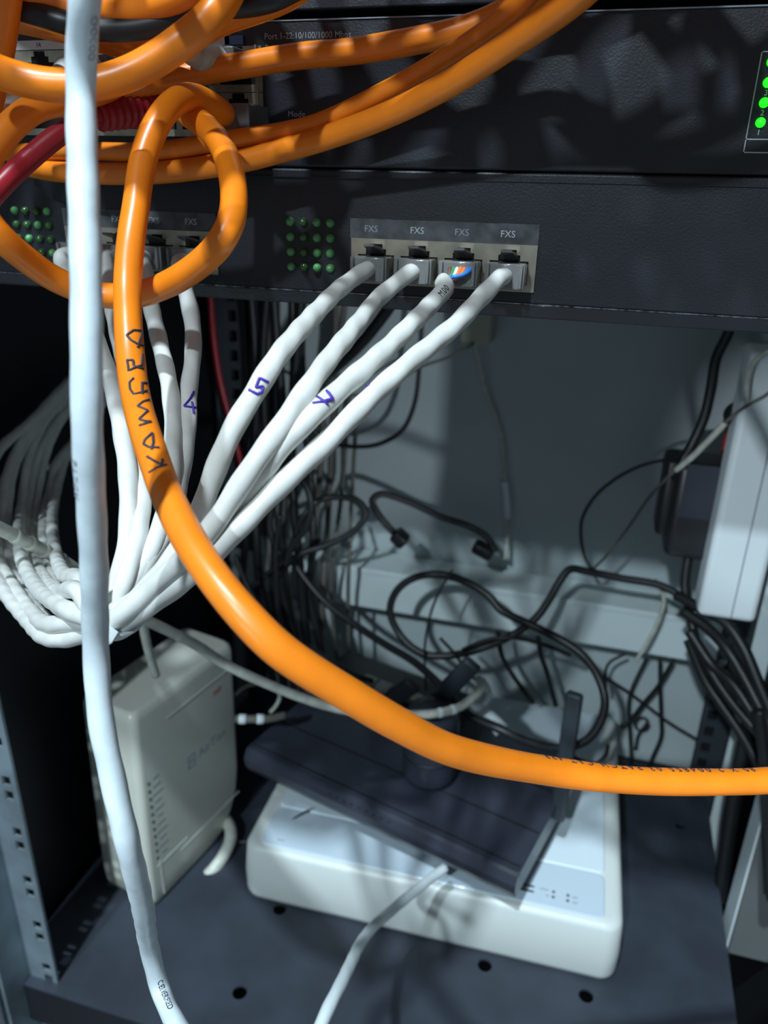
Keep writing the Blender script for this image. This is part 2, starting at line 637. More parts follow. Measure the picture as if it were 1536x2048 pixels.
for gx, nm in ((0.0, 'r'), (-105.6, 'l')):
    port_gang(fx, gx, -0.1, 4, RP, 13.6)
    bm = bmesh.new()
    nx = 26
    top, bot = [], []
    for k in range(nx + 1):
        x = gx - 0.5 + (58.9) * k / nx
        top.append((x, 5.7 + 0.22 * noise.noise(Vector((x * 0.5, 3.0, 1.0)))))
        bot.append((x, -0.2 + 0.1 * noise.noise(Vector((x * 0.4, 9.0, 1.0)))))
    lab = plate('label_strip', bot + top[::-1], [], 0.35, M['tape'], lambda x, z, d: Vector((x, -0.45 + d, z)), fx, local=False)
    for k in range(4):
        text_flat('lettering', 'FXS', 2.75, (gx + 7.2 + RP * k - (0.8 if k == 0 else 0), -0.5, 2.7), (1, 0, 0), (0, 0, 1), M['print'] if k in (1, 3) else M['dimprint'], lab, local=False)
    for c in range(4):
        for r_ in range(4):
            if nm == 'r':
                x, z, mm_ = -20.9 + 4.55 * c, 4.0 - 4.6 * r_, M['leddim'] if c == 1 else M['led']
            else:
                x, z, mm_ = -125.8 + 4.5 * c, 4.3 - 4.6 * r_, M['leddim'] if (c + r_) % 3 else M['led']
            led(fx, x, z, mm_)

# --- switch above it
sw = chassis('network_switch', 'black rack switch with lit green lights at its right end', 'rack unit', 20.1, 59.6, 112)
box('top_rim', (0, -0.2, 59.3), (482, 0.5, 0.35), M['edge'], sw, local=False)
port_gang(sw, -142.6, 53.0, 8, 13.95, 12.2)
port_gang(sw, -142.6, 40.6, 8, 13.95, 12.2)
box('steel_frame', (-30.0, -1.2, 40.4), (0.7, 2.2, 25.5), M['tin'], sw, 0.15, local=False)
box('number_strip', (-90, -0.5, 54.6), (102, 0.5, 2.6), M['whitelab'], sw, local=False)
box('uplink_label', (-37.5, -0.5, 54.6), (6, 0.5, 2.4), M['bluelab'], sw, local=False)
for k, nm in ((0, '12'), (1, '14'), (2, '16'), (3, '18'), (4, '20')):
    text_flat('lettering', nm, 1.9, (-121 + 14.5 * k, -0.8, 54.6), (1, 0, 0), (0, 0, 1), M['ink'], sw, local=False)
text_flat('lettering', 'Port 1-22:10/100/1000 Mbps', 2.35, (-14.2, -0.05, 55.4), (1, 0, 0), (0, 0, 1), M['dimprint'], sw, local=False)
text_flat('lettering', 'Port 23-24:10/100/1000 Mbps', 2.35, (-13.4, -0.05, 52.4), (1, 0, 0), (0, 0, 1), M['dimprint'], sw, local=False)
text_flat('lettering', 'Mode', 2.3, (-18.0, -0.05, 34.8), (1, 0, 0), (0, 0, 1), M['dimprint'], sw, local=False, spacing=1.1)
bm = bmesh.new()
for a, b in (((110.5, 25.7), (110.5, 49.2)), ((110.5, 49.2), (150, 49.2)), ((110.5, 28.9), (150, 28.9)), ((110.5, 25.7), (150, 25.7)), ((150, 25.7), (150, 49.2))):
    add_box(bm, ((a[0] + b[0]) / 2, -0.05, (a[1] + b[1]) / 2), (max(b[0] - a[0], 0) + 0.28, 0.14, max(b[1] - a[1], 0) + 0.28))
bm_obj('printed_frame', bm, M['print'], sw, local=False)
for k in range(4):
    led(sw, 113.3 + 0.0 * k, 32.9 + 4.65 * k, M['ledon'], r=1.25)
    led(sw, 119.5, 32.9 + 4.65 * k, M['ledon'], r=1.25)
    if k < 3:
        text_flat('lettering', str(k + 1), 1.9, (113.3, -0.05, 30.5 + 4.65 * k), (1, 0, 0), (0, 0, 1), M['print'], sw, local=False)

# --- unit above the switch
chassis('rack_unit', 'black rack unit cut off by the top edge, above the lit switch', 'rack unit', 62.2, 104.0, 110, 3.0)


# ------------------------------------------------------------------ plugs and patch cables
def modular_plug(parent, base, wires=(), clear=True, k=1.0):
    """RJ45 plug seated in a port; base = centre of the port opening on the face, axis -Y"""
    b = Vector(base)
    bm = bmesh.new()
    m = M['clear'] if clear else M['plug']
    add_box(bm, b + Vector((0, -3.4, 0)), (11.6, 11.5, 6.6), 0.5, 2)
    add_box(bm, b + Vector((0, -7.6, -0.2)), (11.9, 3.4, 7.4), 0.4, 2)
    for s in (-1, 1):
        add_box(bm, b + Vector((s * 4.9, -8.2, 0.0)), (0.9, 4.6, 6.9), 0.2, 1)
    pl = bm_obj('plug', bm, m, parent, local=False)
    # latch
    vs = []
    for (y, zz, hw) in ((1.0, 3.0, 3.0), (-3.0, 5.2, 2.4), (-9.0, 6.6, 1.6), (-9.0, 7.3, 1.6), (-3.0, 6.0, 2.4), (1.0, 3.8, 3.0)):
        vs += [b + Vector((-hw, y, zz)), b + Vector((hw, y, zz))]
    fs = [(2 * i, 2 * i + 1, (2 * i + 3) % 12, (2 * i + 2) % 12) for i in range(6)]
    fs += [(0, 2, 8, 10), (2, 4, 6, 8), (1, 11, 9, 3), (3, 9, 7, 5)]
    obj('latch', vs, fs, M['plug'], pl, False)
    for i, c in enumerate(wires):
        x = -2.2 + 4.4 * i / max(1, len(wires) - 1)
        tube('wire', [b + Vector((x * 0.4, -10.2, -0.2 * i * k)), b + Vector((x * 0.9, -6.8, 0.5 + 0.35 * sin(i))), b + Vector((x, -3.4, 0.9)), b + Vector((x * 1.1, 1.5, 0.9))], 0.5, M[c], pl, 8)
    return pl


GR = 'white patch cables from the FXS ports'


def jack_cable(label, base, pts, seed, wires=(), r=2.55, bare=False):
    b = Vector(base)
    t = thing('patch_cable', label, 'cable', b, 0, GR)
    start = [b + Vector((0, -6.5, 0.0)), b + Vector((-0.3, -10.5, -0.3))]
    if bare:                                   # jacket ends short of the plug: twisted wires show
        start = [b + Vector((-3.0, -12.6, -2.0)), b + Vector((-3.6, -14.0, -2.5))]
    pth = Path(start + pts)
    tube('jacket', pth, r, M['white'], t, 16, lump=0.045, per=11 + seed % 3, seed=seed)
    pl = modular_plug(t, base, () if bare else wires)
    if bare:
        for i, c in enumerate(wires):
            x = -2.4 + 6.6 * i / (len(wires) - 1)
            tube('wire', [b + Vector((-2.6 + 0.22 * i, -13.2, -1.9 + 0.2 * i)), b + Vector((x * 0.55 - 0.3, -12.0, -0.9 + 0.55 * sin(i * 1.3))), b + Vector((x, -10.4, 1.1 + 0.3 * cos(i * 2))), b + Vector((x * 0.95, -8.0, 1.8))], 0.62, M[c], pl, 8)
    return t, pth


pz = -8.4
px = [1.2 + RP * (k + 0.5) for k in range(4)]
TAIL = {  # from the tie leftwards and up into the cabinet: different strands of the bundle
    0: P((188, 1236, -104), (150, 1226, -101), (112, 1206, -90), (72, 1172, -70), (44, 1120, -45), (37, 1065, -15), (44, 1000, 15), (57, 918, 45), (85, 850, 70), (135, 790, 95), (215, 720, 125)),
    1: P((190, 1246, -101), (160, 1244, -98), (101, 1250, -92), (66, 1228, -80), (22, 1168, -60), (-6, 1110, -35), (2, 1040, -5), (14, 950, 30), (52, 868, 60), (120, 790, 90), (190, 730, 120)),
    2: P((190, 1224, -103), (158, 1184, -98), (118, 1186, -80), (88, 1160, -55), (72, 1122, -30), (66, 1075, 0), (72, 1003, 30), (92, 905, 60), (122, 840, 85), (180, 770, 115)),
    3: P((190, 1258, -100), (150, 1274, -97), (98, 1276, -92), (52, 1236, -80), (4, 1176, -65), (-30, 1110, -45), (-40, 1000, -10), (-5, 905, 30), (66, 839, 65), (139, 762, 95), (200, 716, 120)),
    4: P((188, 1230, -98), (155, 1204, -88), (128, 1196, -70), (104, 1160, -45), (88, 1100, -15), (88, 1040, 15), (98, 985, 45), (112, 928, 70), (142, 890, 95), (200, 820, 120)),
    5: P((188, 1214, -97), (160, 1160, -82), (130, 1150, -60), (112, 1110, -30), (104, 1050, 5), (112, 985, 40), (130, 920, 70), (170, 850, 100), (220, 790, 125)),
    6: P((190, 1264, -96), (162, 1268, -92), (118, 1262, -84), (84, 1234, -70), (44, 1180, -52), (14, 1108, -28), (14, 1030, 2), (26, 940, 35), (66, 862, 66), (130, 800, 96)),
    7: P((190, 1240, -94), (155, 1228, -84), (130, 1222, -70), (92, 1192, -52), (56, 1140, -28), (50, 1070, 2), (56, 1000, 32), (74, 915, 62), (108, 850, 88), (160, 790, 116)),
}
for k_ in TAIL:          # once past the turn the strands run back into the dark of the cabinet
    seq = TAIL[k_]
    for i_ in range(3, len(seq)):
        g_ = min(1.0, (i_ - 2) / 5.0)
        d_ = (seq[i_] - CAM)
        f_ = 1 + 0.22 * g_
        if d_.x < 0:
            f_ = min(f_, (-203 - CAM.x) / d_.x)
        seq[i_] = CAM + d_ * max(f_, 0.8)

t5, p5 = jack_cable('white cable marked 5, leftmost of the four from the right port row', (px[0], 0, pz),
                    P((690, 569, -24), (640, 616, -44), (590, 671, -66), (545, 728, -80), (510, 785, -88), (476, 840, -92), (445, 905, -95), (417, 980, -97), (392, 1042, -99), (352, 1108, -102), (312, 1158, -104), (272, 1200, -105), (236, 1222, -105)) + TAIL[0], 1.0, ('brown', 'wwire', 'brown'))
t6, p6 = jack_cable('white unmarked cable from the second port of the right row', (px[1], 0, pz),
                    P((762, 592, -22), (720, 642, -42), (686, 684, -60), (645, 735, -74), (602, 795, -86), (562, 855, -93), (523, 908, -98), (484, 964, -101), (448, 1020, -103), (402, 1082, -106), (352, 1134, -107), (300, 1180, -108), (240, 1232, -109)) + TAIL[1], 2.2, ('blue', 'wwire', 'blue'))
t7, p7 = jack_cable('white cable with purple 7 from the port showing orange wires', (px[2], 0, pz),
                    P((893, 573, -18.5), (860, 611, -30), (820, 652, -46), (770, 700, -60), (718, 746, -72), (668, 790, -81), (622, 834, -88), (582, 872, -92), (545, 915, -95), (503, 975, -97), (462, 1035, -99), (415, 1096, -101), (358, 1150, -102), (300, 1200, -104), (238, 1242, -105)) + TAIL[3], 3.1, ('brown', 'green', 'wwire', 'copper', 'copper', 'blue', 'blue'), bare=True)
t8, p8 = jack_cable('white cable from the rightmost port, lowest of the right fan', (px[3], 0, pz),
                    P((1000, 556, -16), (960, 597, -28), (920, 641, -40), (880, 676, -50), (832, 714, -60), (785, 755, -68), (738, 798, -75), (690, 846, -82), (640, 897, -88), (590, 942, -93), (540, 992, -97), (490, 1043, -101), (440, 1094, -104), (385, 1146, -106), (318, 1198, -107), (242, 1248, -106)) + TAIL[6], 4.3, ('wwire', 'brown'))
pxl = [-105.6 + 1.2 + RP * (k + 0.5) for k in range(4)]
l1, q1 = jack_cable('white cable from the leftmost port, emerging left of the big white cable', (pxl[0], 0, pz),
                    P((122, 512, -13), (140, 560, -22), (176, 640, -36), (208, 720, -48), (231, 800, -58), (245, 870, -68), (254, 930, -76), (258, 1000, -84), (257, 1070, -91), (246, 1130, -97), (226, 1195, -100)) + TAIL[5], 5.7)
l2, q2 = jack_cable('white cable hidden high up behind the orange cable, second left port', (pxl[1], 0, pz),
                    P((214, 540, -17), (226, 620, -30), (246, 720, -44), (262, 800, -54), (276, 880, -64), (283, 950, -74), (282, 1020, -84), (273, 1085, -92), (256, 1145, -99), (232, 1206, -102)) + TAIL[4], 6.1)
l3, q3 = jack_cable('white cable directly right of the KAMERA lettering, bare of any number', (pxl[2], 0, pz),
                    P((291, 540, -15), (302, 610, -26), (318, 680, -37), (338, 765, -49), (346, 840, -58), (346, 910, -67), (340, 985, -76), (326, 1045, -84), (300, 1105, -92), (268, 1162, -98), (234, 1212, -101)) + TAIL[2], 7.9)
l4, q4 = jack_cable('white cable marked 4, rightmost of the left port row', (pxl[3], 0, pz),
                    P((356, 535, -15), (372, 585, -22), (385, 645, -30), (386, 710, -38), (379, 770, -46), (376, 830, -54), (370, 900, -62), (361, 955, -69), (346, 1018, -78), (322, 1078, -87), (294, 1128, -94), (262, 1178, -99), (232, 1226, -102)) + TAIL[7], 8.3)
strokes_on_cable('handwritten_number', [[(537, 765), (519, 756), (511, 775), (526, 773), (524, 785), (514, 788), (498, 779)]], p5, 2.6, M['purple'], t5, 0.37)
strokes_on_cable('handwritten_number', [[(653, 781), (667, 799), (646, 803), (625, 806)], [(634, 793), (645, 800), (656, 809)], [(657, 784), (666, 797), (650, 801)]], p7, 2.6, M['purple'], t7, 0.33)
strokes_on_cable('handwritten_number', [[(724, 768), (730, 773), (737, 770), (741, 762)]], p8, 2.6, M['purple'], t8, 0.3)
strokes_on_cable('handwritten_number', [[(388, 783), (380, 798), (368, 812), (380, 814), (393, 815)], [(384, 804), (386, 816), (387, 827)]], q4, 2.6, M['purple'], l4, 0.34)
text_on_cable('printed_text', 'M00', 2.7, p7, p7.near(872, 588), 2.62, CAM - p7.find(p7.near(872, 588))[0], M['ink'], t7, -1, 1.15)

# cable ties
def tie(label, c, ax, rx, rz, wid, head):
    t = thing('cable_tie', label, 'cable tie', c)
    c = Vector(c)
    ax = Vector(ax).normalized()
    a = (Vector((0, -1, 0)) - ax * ax.dot(Vector((0, -1, 0)))).normalized()
    b = ax.cross(a)
    vs, fs = [], []
    n = 32
    for k in range(n):
        th = 2 * pi * k / n
        for (dr, dw) in ((0, -wid / 2), (0.9, -wid / 2), (0.9, wid / 2), (0, wid / 2)):
            vs.append(c + a * ((rx + dr) * cos(th)) + b * ((rz + dr) * sin(th)) + ax * dw)
    for k in range(n):
        for j in range(4):
            k2, j2 = (k + 1) % n, (j + 1) % 4
            fs.append((k * 4 + j, k * 4 + j2, k2 * 4 + j2, k2 * 4 + j))
    obj('strap', vs, fs, M['trunk'], t, True)
    hp = c + a * (rx + 1.6) * cos(head) + b * (rz + 1.6) * sin(head)
    n_ = (a * cos(head) + b * sin(head)).normalized()
    rot = Matrix((ax, n_, ax.cross(n_))).transposed()
    box('head', hp, (wid + 1.2, 4.0, 5.0), M['trunk'], t, 0.5, rot=rot, local=False)
    return t


tie('white cable tie cinching the fan of cables, beside the big white cable', at(236, 1226, -104.5), at(252, 1214, -104.5) - at(214, 1238, -103.5), 6.2, 5.4, 4.4, 0.25)
tie('dim grey cable tie around the rising bundle at the left edge', at(48, 968, 92), at(70, 915, 108) - at(34, 1020, 72), 18, 21, 5.0, -0.4)

# ------------------------------------------------------------------ big white cable in front
fg = thing('network_cable', 'thick white printed cable hanging closest to the viewer, top to bottom', 'cable', dist(170, 0, 135))
pf = Path([dist(*q) for q in ((186, -260, 150), (178, -120, 132), (170, 0, 135), (163, 100, 142), (162, 200, 146), (164, 310, 143), (168, 420, 140), (173, 600, 137), (173, 750, 137), (175, 870, 139), (182, 1000, 146), (189, 1150, 156), (192, 1300, 168), (201, 1430, 170), (226, 1560, 171), (254, 1680, 174), (283, 1800, 194), (300, 1900, 225), (321, 1980, 230), (352, 2048, 220), (400, 2110, 212), (460, 2180, 205))])
tube('jacket', pf, 2.75, M['fgwhite'], fg, 22, lump=0.03, per=13, seed=3.3)
s_ = pf.near(155, 960)
text_on_cable('printed_text', 'PATCH', 2.2, pf, s_, 2.78, (CAM - pf.find(s_)[0]).normalized() * 1.0 + Vector((-0.95, 0, 0)), M['greyink'], fg, 1, 1.3)
s_ = pf.near(190, 60)
text_on_cable('printed_text', 'OOCOO', 2.0, pf, s_, 2.78, (CAM - pf.find(s_)[0]).normalized() + Vector((1.5, 0, 0)), M['greyink'], fg, 1, 1.1)
s_ = pf.near(325, 1995)
text_on_cable('printed_text', 'C ETL VERIFIED', 2.3, pf, s_, 2.80, (CAM - pf.find(s_)[0]).normalized() + Vector((0.25, 0, 0)), M['ink'], fg, 1, 0.95)

# ------------------------------------------------------------------ orange cables
def dapple_slack(phase, rad=34, yc=-76, zc=120, pitch=118, x0=185, x1=-185):
    # the slack added unseen above the frame, in loose turns that dapple the lamp light
    pts = [Vector((x0 + 25, yc + 10, zc + 10))]
    n_ = int((x0 - x1) / pitch * 10)
    for k in range(n_ + 1):
        th = phase + 2 * pi * k / 10
        x = x0 + (x1 - x0) * k / n_
        pts.append(Vector((x + 6 * sin(3 * th + phase), yc + rad * cos(th) * (1 + 0.12 * sin(phase * 3 + k * 0.7)), zc + 0.95 * rad * sin(th))))
    for k in range(18):
        th = phase * 1.7 + 2 * pi * k / 9
        pts.append(Vector((-178 + 7.2 * k, -126 + 0.7 * rad * cos(th), 134 + rad * sin(th + 0.4))))
    return pts


GO = 'orange network cables in front of the switch'
OR = 3.45
km = thing('network_cable', 'orange cable handwritten KAMERA sweeping down across the picture to the right', 'cable', at(700, 1390, -128), 0, GO)
pk = Path([Vector((420, -110, -190)), Vector((330, -75, -158)), Vector((262, -55, -138))] + P((1900, 1500, -40), (1700, 1545, -52), (1536, 1561, -60), (1450, 1564, -67), (1270, 1561, -80), (1100, 1542, -93), (900, 1499, -113), (800, 1450, -121), (700, 1391, -127), (560, 1300, -132), (486, 1227, -131), (431, 1160, -128), (376, 1076, -122), (332, 985, -113), (312, 930, -107), (286, 850, -98), (270, 785, -90), (261, 715, -83), (256, 640, -77), (255, 569, -71), (263, 470, -65), (271, 420, -61), (286, 320, -54), (305, 265, -50), (322, 234, -47), (345, 207, -42), (376, 193, -35), (412, 203, -26), (440, 222, -17), (462, 240, -9)))
tube('jacket', pk, OR, M['orange'], km, 24, lump=0.012, per=30, seed=1.0)
K = [[(294, 913), (307, 921), (323, 930)], [(298, 945), (314, 935), (333, 929)], [(323, 930), (325, 918)],
     [(287, 888), (290, 879), (305, 865), (307, 884), (303, 899)], [(287, 888), (297, 894), (318, 895)],
     [(298, 799), (286, 803), (275, 812), (287, 817), (296, 821), (278, 838), (290, 842), (303, 843), (278, 851)],
     [(267, 756), (259, 765), (260, 778), (267, 788), (282, 785), (294, 781)], [(284, 765), (284, 788)], [(286, 765), (294, 766)],
     [(254, 720), (256, 731), (257, 742)], [(254, 720), (266, 720), (267, 730), (271, 734), (283, 731), (285, 708)], [(287, 737), (272, 734), (258, 741)],
     [(282, 661), (267, 660), (253, 670), (262, 680), (273, 687), (286, 691)], [(283, 662), (282, 673), (278, 684), (275, 695)]]
strokes_on_cable('handwritten_name', K, pk, OR, M['ink'], km, 0.30)
s_ = pk.near(1285, 1530)
text_on_cable('printed_text', '80 X 2 004855 03 PATCH CAT 4PR', 3.0, pk, s_, OR * 1.01, (CAM - pk.find(s_)[0]).normalized() * -0.36 + Vector((0, 0, 1.0)), M['ink'], km, 1, 1.5)

p_ = cable('network_cable', P((372, 226, -30), (392, 238, -32), (414, 256, -35), (438, 284, -39), (454, 316, -43), (465, 358, -50), (468, 410, -57), (460, 450, -62), (441, 486, -66), (394, 532, -64), (328, 572, -61), (255, 592, -58), (180, 586, -60), (109, 558, -65), (55, 521, -72), (0, 474, -79), (-35, 428, -80), (-42, 380, -78), (-32, 330, -74), (-8, 290, -70), (25, 250, -66), (74, 214, -60), (129, 202, -54), (172, 190, -46), (215, 176, -36), (250, 164, -24), (268, 160, -13)), OR,
           M['orange'], 'orange cable coiled in a hanging loop over the left ports', 'cable', GO, 24)
cable('network_cable', P((-90, 100, -84), (-40, 125, -80), (0, 146, -77), (60, 163, -74), (117, 171, -72), (195, 167, -69), (270, 142, -66), (332, 106, -64), (372, 77, -63), (411, 46, -61), (445, 4, -58), (475, -60, -54), (500, -160, -50)) + [Vector((60, -60, 120))] + dapple_slack(0.3), 3.7,
      M['orange'], 'thick orange cable dipping in a U in front of the switch ports', 'cable', GO, 24)
cable('network_cable', P((150, 215, -40), (200, 190, -34), (270, 172, -27), (340, 156, -20), (391, 146, -16), (488, 130, -12), (600, 112, -10), (702, 103, -9), (837, 80, -9), (938, 56, -9), (1020, 20, -10), (1090, -30, -14), (1160, -110, -22)) + [Vector((120, -50, 112))] + dapple_slack(1.4), OR,
      M['orange'], 'orange cable nearly level beneath the printed port speeds', 'cable', GO, 24)
cable('network_cable', P((22, 312, -9), (40, 306, -11), (90, 303, -13), (195, 303, -15), (270, 304, -16), (350, 298, -16), (460, 280, -15), (560, 265, -14), (635, 247, -14), (770, 184, -16), (905, 108, -20), (985, 54, -24), (1045, 2, -28), (1095, -60, -36), (1160, -150, -52)) + [Vector((140, -80, 130))] + dapple_slack(2.3), 2.7,
      M['orange'], 'upper orange cable of the touching pair rising to the right', 'cable', GO, 20)
cable('network_cable', P((60, 334, -9), (110, 342, -13), (195, 347, -15), (300, 346, -16), (400, 336, -16), (500, 318, -16), (560, 302, -16), (635, 281, -17), (770, 232, -21), (905, 164, -27), (1040, 76, -34), (1100, 36, -38), (1160, -10, -43), (1230, -80, -50), (1320, -180, -64)) + [Vector((150, -80, 100))] + dapple_slack(3.4), 3.3,
      M['orange'], 'lower orange cable of the touching pair rising to the right', 'cable', GO, 20)
cable('network_cable', P((-60, 18, -42), (0, 34, -40), (65, 46, -39), (130, 62, -37), (200, 80, -34), (262, 93, -30), (330, 90, -27), (400, 66, -27), (455, 40, -27), (520, 18, -28), (575, -6, -30), (640, -60, -34)) + [Vector((60, -60, 105)), Vector((130, -70, 125))] + dapple_slack(4.4), 3.2,
      M['orange'], 'orange cable running just under the black cable, top left', 'cable', GO, 20)
cable('network_cable', P((20, -60, -60), (60, -14, -56), (110, 4, -53), (180, 18, -52), (250, 20, -52), (318, 8, -53), (380, -20, -55), (430, -80, -58)) + [Vector((20, -70, 110)), Vector((110, -90, 130))] + dapple_slack(5.3, 26), 3.2,
      M['orange'], 'orange cable peeping over the black cable at the top edge', 'cable', GO, 20)
cable('network_cable', P((22, -40, -62), (14, 30, -60), (6, 90, -58), (-8, 160, -56), (-24, 240, -54)), 3.0,
      M['orange'], 'short upright orange cable at the very top left corner', 'cable', GO, 20)
cable('black_cable', P((-90, -40, -60), (0, 4, -57), (78, 29, -56), (129, 45, -55), (165, 54, -54), (203, 58, -53), (273, 57, -52), (332, 43, -51), (375, 26, -50), (430, 14, -48), (492, 10, -46), (547, -2, -44), (620, -40, -40)), 2.75,
      M['blackrub'], 'thick black cable crossing the orange cables at the top left', 'cable', None, 20)

# red patch cord
rd = thing('patch_cable', 'red patch cord with ribbed boot, from the left edge into the switch', 'cable', at(200, 228, -36))
pr = Path(P((-120, 520, -75), (-50, 430, -66), (0, 374, -60), (22, 351, -57), (59, 318, -52), (98, 284, -48), (129, 262, -45), (165, 243, -41), (196, 231, -37), (240, 224, -31)))
tube('jacket', pr, 2.9, M['red'], rd, 18)
pb = Path(P((196, 231, -37), (232, 225, -32), (270, 219, -26), (322, 212, -18)))
tube('boot', Path(pb.p, 0.4), 5.0, M['red'], rd, 24, taper=lambda f: 0.82 + 0.22 * f + 0.05 * sin(f * 60))
box('plug', at(350, 208, -9), (11.5, 18, 8), M['plug'], rd, 0.6, local=False)


def booted(label, base, pts, m, r=2.6, name='patch_cable', group=None):
    b = Vector(base)
    t = thing(name, label, 'cable', b, 0, group)
    box('plug', b + Vector((0, -5, 0)), (11.4, 12, 7.4), M['plug'], t, 0.5, local=False)
    bp = Path([b + Vector((0, -9, 0)), b + Vector((-0.4, -14, 0.0)), b + Vector((-1.2, -20, -0.3))])
    tube('boot', bp, 4.2, m, t, 18, taper=lambda f: 1.0 - 0.25 * f)
    tube('jacket', [b + Vector((-0.8, -17, -0.2)), b + Vector((-1.6, -22, -0.5))] + pts, r, m, t, 16)
    return t


booted('beige booted plug in the switch beside the blue label', (-38.5, 0, 48.0), P((372, 100, -30), (320, 112, -40), (262, 142, -46), (195, 166, -49), (117, 170, -52), (-40, 150, -62)), M['cream'])
booted('grey patch cord mostly hidden under the level orange cable, right end of switch ports', (-52.5, 0, 47.0), P((330, 122, -34), (270, 146, -40), (195, 170, -44), (110, 172, -50), (-60, 150, -60)), M['dusty'], 2.3)
booted('white patch cord at the left edge beside the orange coil', (-80.5, 0, 46.5), P((120, 150, -30), (70, 175, -40), (20, 205, -46), (-20, 240, -50), (-90, 300, -60)), M['white'])
box('plug', at(486, 240, -6), (11.5, 16, 8), M['plug'], km, 0.6, local=False)

# ------------------------------------------------------------------ modem on the shelf
mo = thing('modem', 'upright beige modem leaning at the left of the shelf behind the big white cable', 'modem', (-195.5, 68.5, -420), -0.207)
W_, D_, H_ = 44.0, 93.0, 150.0
bm = bmesh.new()
rings = [(0.0, 0.0), (1.0, 0.0)]
prof = []


def slab_loop(z, y0, y1, ins):
    """rounded cross-section, bulging right face"""
    pts = []
    n = 8
    x0, x1 = ins, W_ - ins
    rad = 5.0
    for cx, cy, a0 in ((x1 - rad, y0 + rad, -90), (x1 - rad, y1 - rad, 0), (x0 + rad, y1 - rad, 90), (x0 + rad, y0 + rad, 180)):
        for k in range(n + 1):
            a = radians(a0 + 90 * k / n)
            pts.append((cx + rad * cos(a), cy + rad * sin(a), z))
    return pts


loops = []
for (z, y0, y1, ins) in ((0, 5, 60, 3), (1.5, 2, 66, 1.2), (6, 0.5, 74, 0.2), (16, 0, 84, 0), (30, 0, 91, 0), (48, 0.4, 94, 0), (100, 2, 95, 0), (144, 3.6, 96.5, 0.2), (148.5, 4.6, 96, 1.2), (150.5, 7, 94, 3.5)):
    loops.append([bm.verts.new(p) for p in slab_loop(z, y0, y1, ins)])
for a, b in zip(loops, loops[1:]):
    for k in range(len(a)):
        f = bm.faces.new((a[k], a[(k + 1) % len(a)], b[(k + 1) % len(a)], b[k]))
        f.smooth = True
bm.faces.new(loops[0][::-1])
bm.faces.new(loops[-1])
bm_obj('case', bm, M['modem'], mo)
SX = W_ + 0.05
YU, ZU = Vector((0, 1, 0)), Vector((0, 0, 1))
for c_, s_ in (((SX, 60, 133), (0.3, 62, 0.8)), ((SX, 60, 26), (0.3, 62, 0.8)), ((SX, 22, 31), (0.3, 28, 0.8)), ((SX, 11, 20), (0.3, 0.8, 30))):
    box('moulded_line', c_, s_, M['modemline'], mo)
for k in range(11):
    c = Vector((SX, 9.0, 98 - 6.0 * k))
    revolve('indicator_light', [(1.05, 0), (1.05, 0.12), (0.6, 0.25)], M['ink'], mo, c, Vector((1, 0, 0)), 10)
bm = bmesh.new()
for k in range(11):
    add_box(bm, (SX, 15.5, 98.4 - 6.0 * k), (0.12, 5.0 + (k * 7 % 5), 0.9))
bm_obj('light_caption', bm, M['greyink'], mo)
bm = bmesh.new()
for (y, z, sy, sz) in ((47, 82.5, 7, 0.9), (47, 91.5, 7, 0.9), (43.8, 87, 0.9, 9), (50.2, 87, 0.9, 9), (46, 87, 0.9, 4), (48, 87, 0.9, 4)):
    add_box(bm, (SX, y, z), (0.16, sy, sz), 0.05, 1)
bm_obj('logo_mark', bm, M['logo'], mo)
text_flat('lettering', 'AirTies', 9.5, (SX, 67.5, 87.2), YU, ZU, M['logo'], mo)
text_flat('lettering', 'net', 7.0, (SX, 76, 124), YU + ZU * 0.12, ZU, M['redink'], mo, spacing=0.9)

# cream cable looping out from under the modem
cable('network_cable', P((286, 1800, 82), (318, 1800, 74), (352, 1793, 82), (392, 1770, 92), (428, 1738, 102), (451, 1705, 113), (462, 1672, 124), (452, 1640, 138), (420, 1630, 150)), 4.3,
      M['cream'], 'thick cream cable curving out beneath the beige modem', 'cable', None, 20)

# ------------------------------------------------------------------ white recorder
nv = thing('video_recorder', 'white flat recorder lying on the shelf beneath the black router', 'recorder', (-102.6, 87.0, -420), 0.031)
NW, ND, NH = 238.5, 206.0, 44.0


def rr(x0, y0, x1, y1, r, n=6):
    pts = []
    for cx, cy, a0 in ((x1 - r, y0 + r, -90), (x1 - r, y1 - r, 0), (x0 + r, y1 - r, 90), (x0 + r, y0 + r, 180)):
        for k in range(n + 1):
            a = radians(a0 + 90 * k / n)
            pts.append((cx + r * cos(a), cy + r * sin(a)))
    return pts


def stacked(name, levels, m, parent):
    bm = bmesh.new()
    ls = [[bm.verts.new((x, y, z)) for x, y in pts] for pts, z in levels]
    for a, b in zip(ls, ls[1:]):
        for k in range(len(a)):
            f = bm.faces.new((a[k], a[(k + 1) % len(a)], b[(k + 1) % len(a)], b[k]))
            f.smooth = True
    bm.faces.new(ls[0][::-1])
    bm.faces.new(ls[-1])
    o = bm_obj(name, bm, m, parent)
    return o


